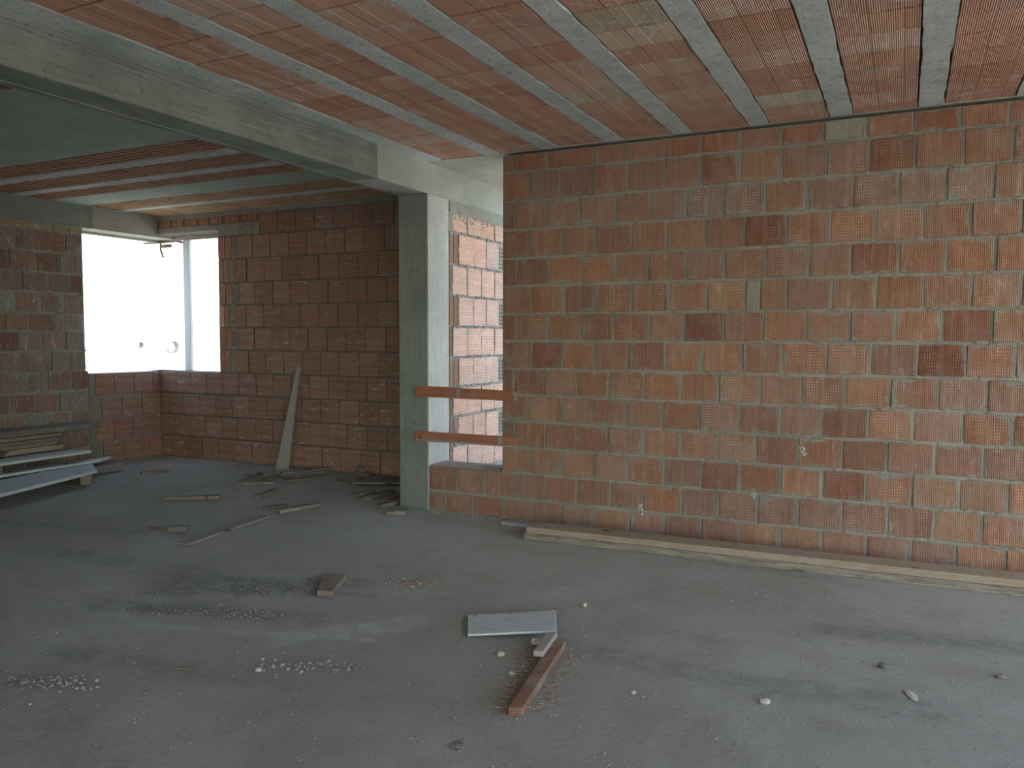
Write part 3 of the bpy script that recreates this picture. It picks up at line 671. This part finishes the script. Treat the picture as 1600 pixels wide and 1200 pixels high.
tag(prism('timber_block', [(-7.08, 4.99), (-7.06, 5.08), (-7.62, 5.24), (-7.64, 5.14)], .001, .058, m_woodlt), 'pale timber bearer visible under the front board of the left pile', 'block')
tag(prism('timber_block', [(-7.00, 4.93), (-6.97, 5.03), (-7.30, 5.10), (-7.33, 5.0)], .059, .104, m_woodlt), 'small timber packer on the bearer under the front board', 'block')
for y in (2.8, 3.8):
    tag(prism('timber_block', [(-6.35 - (y - 2.6) * .3, y), (-6.35 - (y - 2.6) * .3, y + .1), (-7.95, y + .1), (-7.95, y)], .001, .057 if y < 3.3 else .057, m_wooddk), 'dark timber bearer hidden under the left pile towards the camera' if y < 3 else 'dark timber bearer hidden under the middle of the left pile', 'block')
for y, xa, xb, z0, z1, where in ((2.8, -6.6, -7.36, .058, .105, 'bottom, camera end'), (3.8, -6.75, -7.36, .058, .105, 'bottom, at mid-length'),
                                 (3.0, -7.40, -7.65, .167, .245, 'under the upper grey plank, camera end'), (4.4, -7.44, -7.64, .167, .242, 'under the upper grey plank, far end'),
                                 (3.1, -7.79, -7.96, .06, .291, 'tall, below the neat stack, camera end'), (4.7, -7.79, -7.96, .06, .291, 'tall, below the neat stack, far end')):
    tag(prism('timber_block', [(xa, y), (xa, y + .08), (xb, y + .08), (xb, y)], z0, z1, m_wooddk), 'dark spacer inside the left plank pile, ' + where, 'block', 'spacer blocks in the left pile')
tag(prism('batten', [(-8.00, 5.85), (-8.00, 6.70), (-8.03, 6.70), (-8.03, 5.85)], .001, .022, m_woodlt), 'thin pale batten on the floor at the foot of the wall under the corner window', 'batten')

# ------------------------------------------------------------------ scraps on the floor, far area
for nm, a, b, w, z0, z1, mat, lab, tp in (
        ('wood_scrap', (-5.80, 4.88), (-5.42, 5.14), .055, .001, .030, m_woodlt, 'straight tan batten offcut alone on the floor in front of the window', 1),
        ('wood_scrap', (-7.10, 5.68), (-6.99, 5.93), .07, .001, .026, m_wooddk, 'short dark curved offcut near the corner under the window', .8),
        ('wood_scrap', (-5.75, 5.68), (-5.45, 5.87), .045, .001, .034, m_wood, 'straight batten lying across the front of the heap below the leaning board', 1),
        ('wood_scrap', (-5.13, 5.31), (-5.21, 5.64), .06, .001, .030, m_wooddk, 'short brown offcut just in front of the heap below the leaning board', .7),
        ('wood_scrap', (-4.54, 4.92), (-4.43, 5.30), .055, .001, .030, m_wood, 'brown batten offcut pointing towards the column, mid floor', .8),
        ('wood_scrap', (-4.78, 5.00), (-4.69, 5.20), .07, .001, .012, m_wooddk, 'small dark flat chip beside the mid-floor batten', 1),
        ('thin_board', (-4.44, 3.86), (-4.55, 4.77), .11, .001, .013, m_dustw, 'long dust-covered thin board flat on the open floor', .9),
        ('stick', (-5.06, 4.10), (-4.84, 4.10), .018, .001, .014, m_woodbr, 'thin brown stick on the floor left of the long thin board', 1),
        ('wood_chip', (-4.84, 4.11), (-4.72, 4.17), .07, .001, .035, m_wood, 'rough chunk at the end of the thin brown stick', .6),
        ('broken_board', (-4.80, 6.27), (-4.38, 6.47), .26, .016, .040, m_wood, 'broad broken board lying by the back wall near the column', 1),
        ('wood_scrap', (-5.10, 6.36), (-4.62, 6.16), .05, .001, .015, m_wood, 'long thin lath under the broad broken board', 1),
        ('wood_scrap', (-4.42, 5.72), (-4.38, 6.00), .055, .001, .026, m_wood, 'leftmost of the three narrow offcuts beside the column', .7),
        ('wood_scrap', (-4.23, 5.69), (-4.24, 6.08), .09, .001, .030, m_wood, 'middle of the three narrow offcuts beside the column, the longest', .9),
        ('wood_scrap', (-4.10, 5.78), (-4.06, 6.04), .08, .001, .026, m_wooddk, 'rightmost of the three narrow offcuts, half behind the column', .8),
        ('wood_scrap', (-3.93, 5.45), (-3.90, 5.68), .08, .001, .032, m_wooddk, 'dark splintered offcut at the left foot of the column', .8),
        ('wood_block', (-3.74, 5.31), (-3.60, 5.38), .14, .001, .034, m_wood, 'flat square wood block at the front foot of the column', .9),
        ('stick', (-5.62, 3.10), (-5.42, 3.22), .02, .001, .014, m_wooddk, 'short dark stick at the left edge of the floor', 1),
        ('stick', (-2.80, 2.37), (-2.72, 2.43), .010, .001, .008, m_wooddk, 'tiny dark twig on the near floor', 1)):
    tag(board(nm, a, b, w, z0, z1, mat, None, tp), lab, 'wood scrap' if nm != 'thin_board' else 'board')
tag(board('brick_shard', (-5.05, 6.60), (-4.98, 6.66), .06, .001, .11, m_wood, None, .3), 'upright pointed shard in the small heap against the back wall', 'shard')
tag(board('brick_shard', (-4.97, 6.62), (-4.84, 6.60), .07, .001, .05, m_wooddk, None, .6), 'dark wedge beside the upright shard against the back wall', 'shard')
# heap of laths below the leaning board
GH = 'laths heaped below the leaning board'
for a, b, w, z0, z1, mat, lab in (
        ((-6.02, 6.22), (-5.50, 6.30), .05, .001, .020, m_wood, 'lath at the back of the heap reaching furthest left'),
        ((-5.84, 6.10), (-5.38, 6.52), .05, .021, .042, m_wooddk, 'dark lath crossing the heap towards the back wall'),
        ((-5.50, 6.02), (-5.34, 6.22), .05, .001, .020, m_wooddk, 'lowest dark lath at the right of the heap'),
        ((-5.62, 6.14), (-5.40, 6.66), .05, .043, .066, m_wood, 'raised lath at the right end of the heap'),
        ((-5.84, 5.78), (-5.92, 6.10), .035, .001, .020, m_woodlt, 'leftmost of the short laths fanning from the heap'),
        ((-5.76, 5.79), (-5.80, 6.14), .035, .001, .022, m_woodlt, 'middle short lath fanning from the heap'),
        ((-5.67, 5.82), (-5.68, 6.12), .035, .001, .022, m_wood, 'right-hand short lath fanning from the heap'),
        ((-5.97, 6.02), (-5.62, 6.02), .03, .023, .040, m_wooddk, 'thin dark lath lying across the fanned ones')):
    tag(board('lath', a, b, w, z0, z1, mat), lab, 'lath', GH)

# ------------------------------------------------------------------ foreground offcuts
tag(prism('plank_offcut', [(-1.84, 3.258), (-1.442, 3.405), (-1.556, 3.665), (-1.972, 3.497)], .001, .013, m_plankw, ztop=[.018, .056, .056, .018]), 'short broad plank offcut, limewashed grey-white, in the foreground', 'plank')
tag(prism('wood_block', [(-1.430, 3.118), (-1.388, 3.130), (-1.424, 3.376), (-1.468, 3.352)], .036, .062, m_mauve), 'small grey wood block with an orange sawn end, beside the white offcut', 'block')
bp = tag(prism('wood_batten', [(-1.315, 2.640), (-1.262, 2.656), (-1.372, 3.350), (-1.432, 3.330)], .001, .034, m_woodbr), 'reddish-brown batten lying towards the camera in the foreground', 'batten')
tag(prism('wood_offcut', [(-2.892, 3.425), (-2.812, 3.455), (-2.935, 3.745), (-3.080, 3.705)], .001, .030, m_umber), 'brown wedge of wood alone on the floor near the dark stain', 'offcut')
def stone(name, x, y, r, mat, lab, sq=(1, 1, .6), seed=0, cat='stone', tilt=0):
    rr = random.Random(seed + int(x * 100)); bm = bmesh.new(); q = bmesh.ops.create_icosphere(bm, subdivisions=2, radius=1)
    for v in bm.verts:
        k = 1 + .28 * noise.noise(v.co * 1.4 + Vector((seed, x, y))); v.co = Vector((v.co.x * k * sq[0], v.co.y * k * sq[1], max(-.6, v.co.z * k) * sq[2])) * r
    zmin = min(v.co.z for v in bm.verts)
    me = bpy.data.meshes.new(name); bm.to_mesh(me); bm.free(); o = link(name, me, mat); o.location = (x, y, -zmin + .0005); o.rotation_euler = (0, 0, rr.uniform(0, 3)); tag(o, lab, cat); return o
stone('stone', -1.515, 3.335, .028, m_stone, 'angular pale stone between the white offcut and the small wood block', (1, .8, .75), 3)
for x, y, r, mat, lab, sq in ((-2.46, 2.53, .016, m_stone, 'pale round pebble left of centre in the foreground', (1.2, 1, .5)),
                         (-.05, 3.77, .020, m_rubdk, 'small dark clod on the right-hand floor', (1, 1, .7)),
                         (.06, 3.52, .036, m_stone, 'flat pale flake on the right-hand floor', (1.4, .5, .12)),
                         (-.46, 3.19, .018, m_stone, 'small yellowish pebble right of the brown batten', (1.2, 1, .7)),
                         (-.95, 3.04, .012, m_stone, 'tiny white pebble right of the brown batten', (1, 1, .6)),
                         (.40, 3.88, .017, m_rubdk, 'dark crumb near the right edge of the floor', (1.2, 1, .6)),
                         (-1.60, 3.14, .018, m_stone, 'pale pebble in front of the white offcut', (1, 1, .7)),
                         (-1.50, 3.93, .015, m_stone, 'pale chip on the floor behind the white offcut', (1, .7, .9)),
                         (-1.37, 2.36, .024, m_rubdk, 'flat grey chip at the bottom of the view', (1.2, .9, .3)),
                         (-1.395, 2.98, .013, m_stone, 'white crumb on the floor against the brown batten', (1, 1, .7))):
    stone('pebble', x if lab[:11] != 'white crumb' else -1.47, y, r, mat, lab, sq, int(r * 1000))
# rubble and grit
def gpts(spec, seed):
    r = random.Random(seed); out = []
    for ax, ay, bx, by, w, n in spec:
        for _ in range(n):
            t = r.random(); out.append((ax + (bx - ax) * t + r.gauss(0, w), ay + (by - ay) * t + r.gauss(0, w * .7), .003))
    return out
def grit(name, pts, mat, size, label, cat=None, sq=(1, 1, .6), seed=2):
    o = lumps(name, pts, mat, None if cat else floor_, size, sq, seed); o['label'] = label
    if cat: o['category'] = cat
    return o
grit('rubble', gpts([(-3.62, 2.82, -2.85, 3.10, .05, 260), (-3.35, 3.30, -3.05, 3.5, .08, 120)], 4), m_rubdk, .008, 'line of dark crushed rubble on the floor left of the wood wedge', 'rubble', seed=4)
grit('mortar_crumbs', gpts([(-3.30, 2.02, -3.0, 2.10, .05, 90), (-2.5, 2.55, -2.1, 2.75, .06, 70)], 5), m_gritm, .008, 'pale mortar crumbs scattered on the near left floor', 'rubble', seed=6)
grit('wood_splinters', gpts([(-1.36, 2.68, -1.49, 3.18, .018, 220), (-1.225, 2.72, -1.325, 3.30, .018, 220)], 6), m_spl, .0042, 'reddish splinters and shavings around the brown batten', 'splinters', (1.8, .6, .35), 8)
grit('brick_crumbs', gpts([(-2.62, 3.76, -2.46, 3.90, .05, 90)], 7), m_spl, .007, 'small patch of brick crumbs on the floor behind the white offcut', 'rubble', seed=9)
grit('floor_grit', gpts([(-4.5, 3, 1.2, 3.2, .8, 800), (-2.6, 2.0, -.6, 2.6, .5, 250), (-1.5, 4.9, 1.2, 4.4, .35, 350)], 8), m_gritm, .0042, 'fine grey grit strewn over the whole floor', None, seed=12)
grit('white_crumbs', gpts([(-5, 3, 1.2, 3.2, 1.0, 150)], 18), m_stone, .0045, 'scattered white crumbs over the whole floor', None, seed=13)
grit('wall_foot_dust', [(R.uniform(XC2, XR), D - abs(R.gauss(0, .03)), .002) for _ in range(420)], m_mort, .012, 'mortar droppings along the foot of the right wall', None, (1.6, 1, .5), 14)
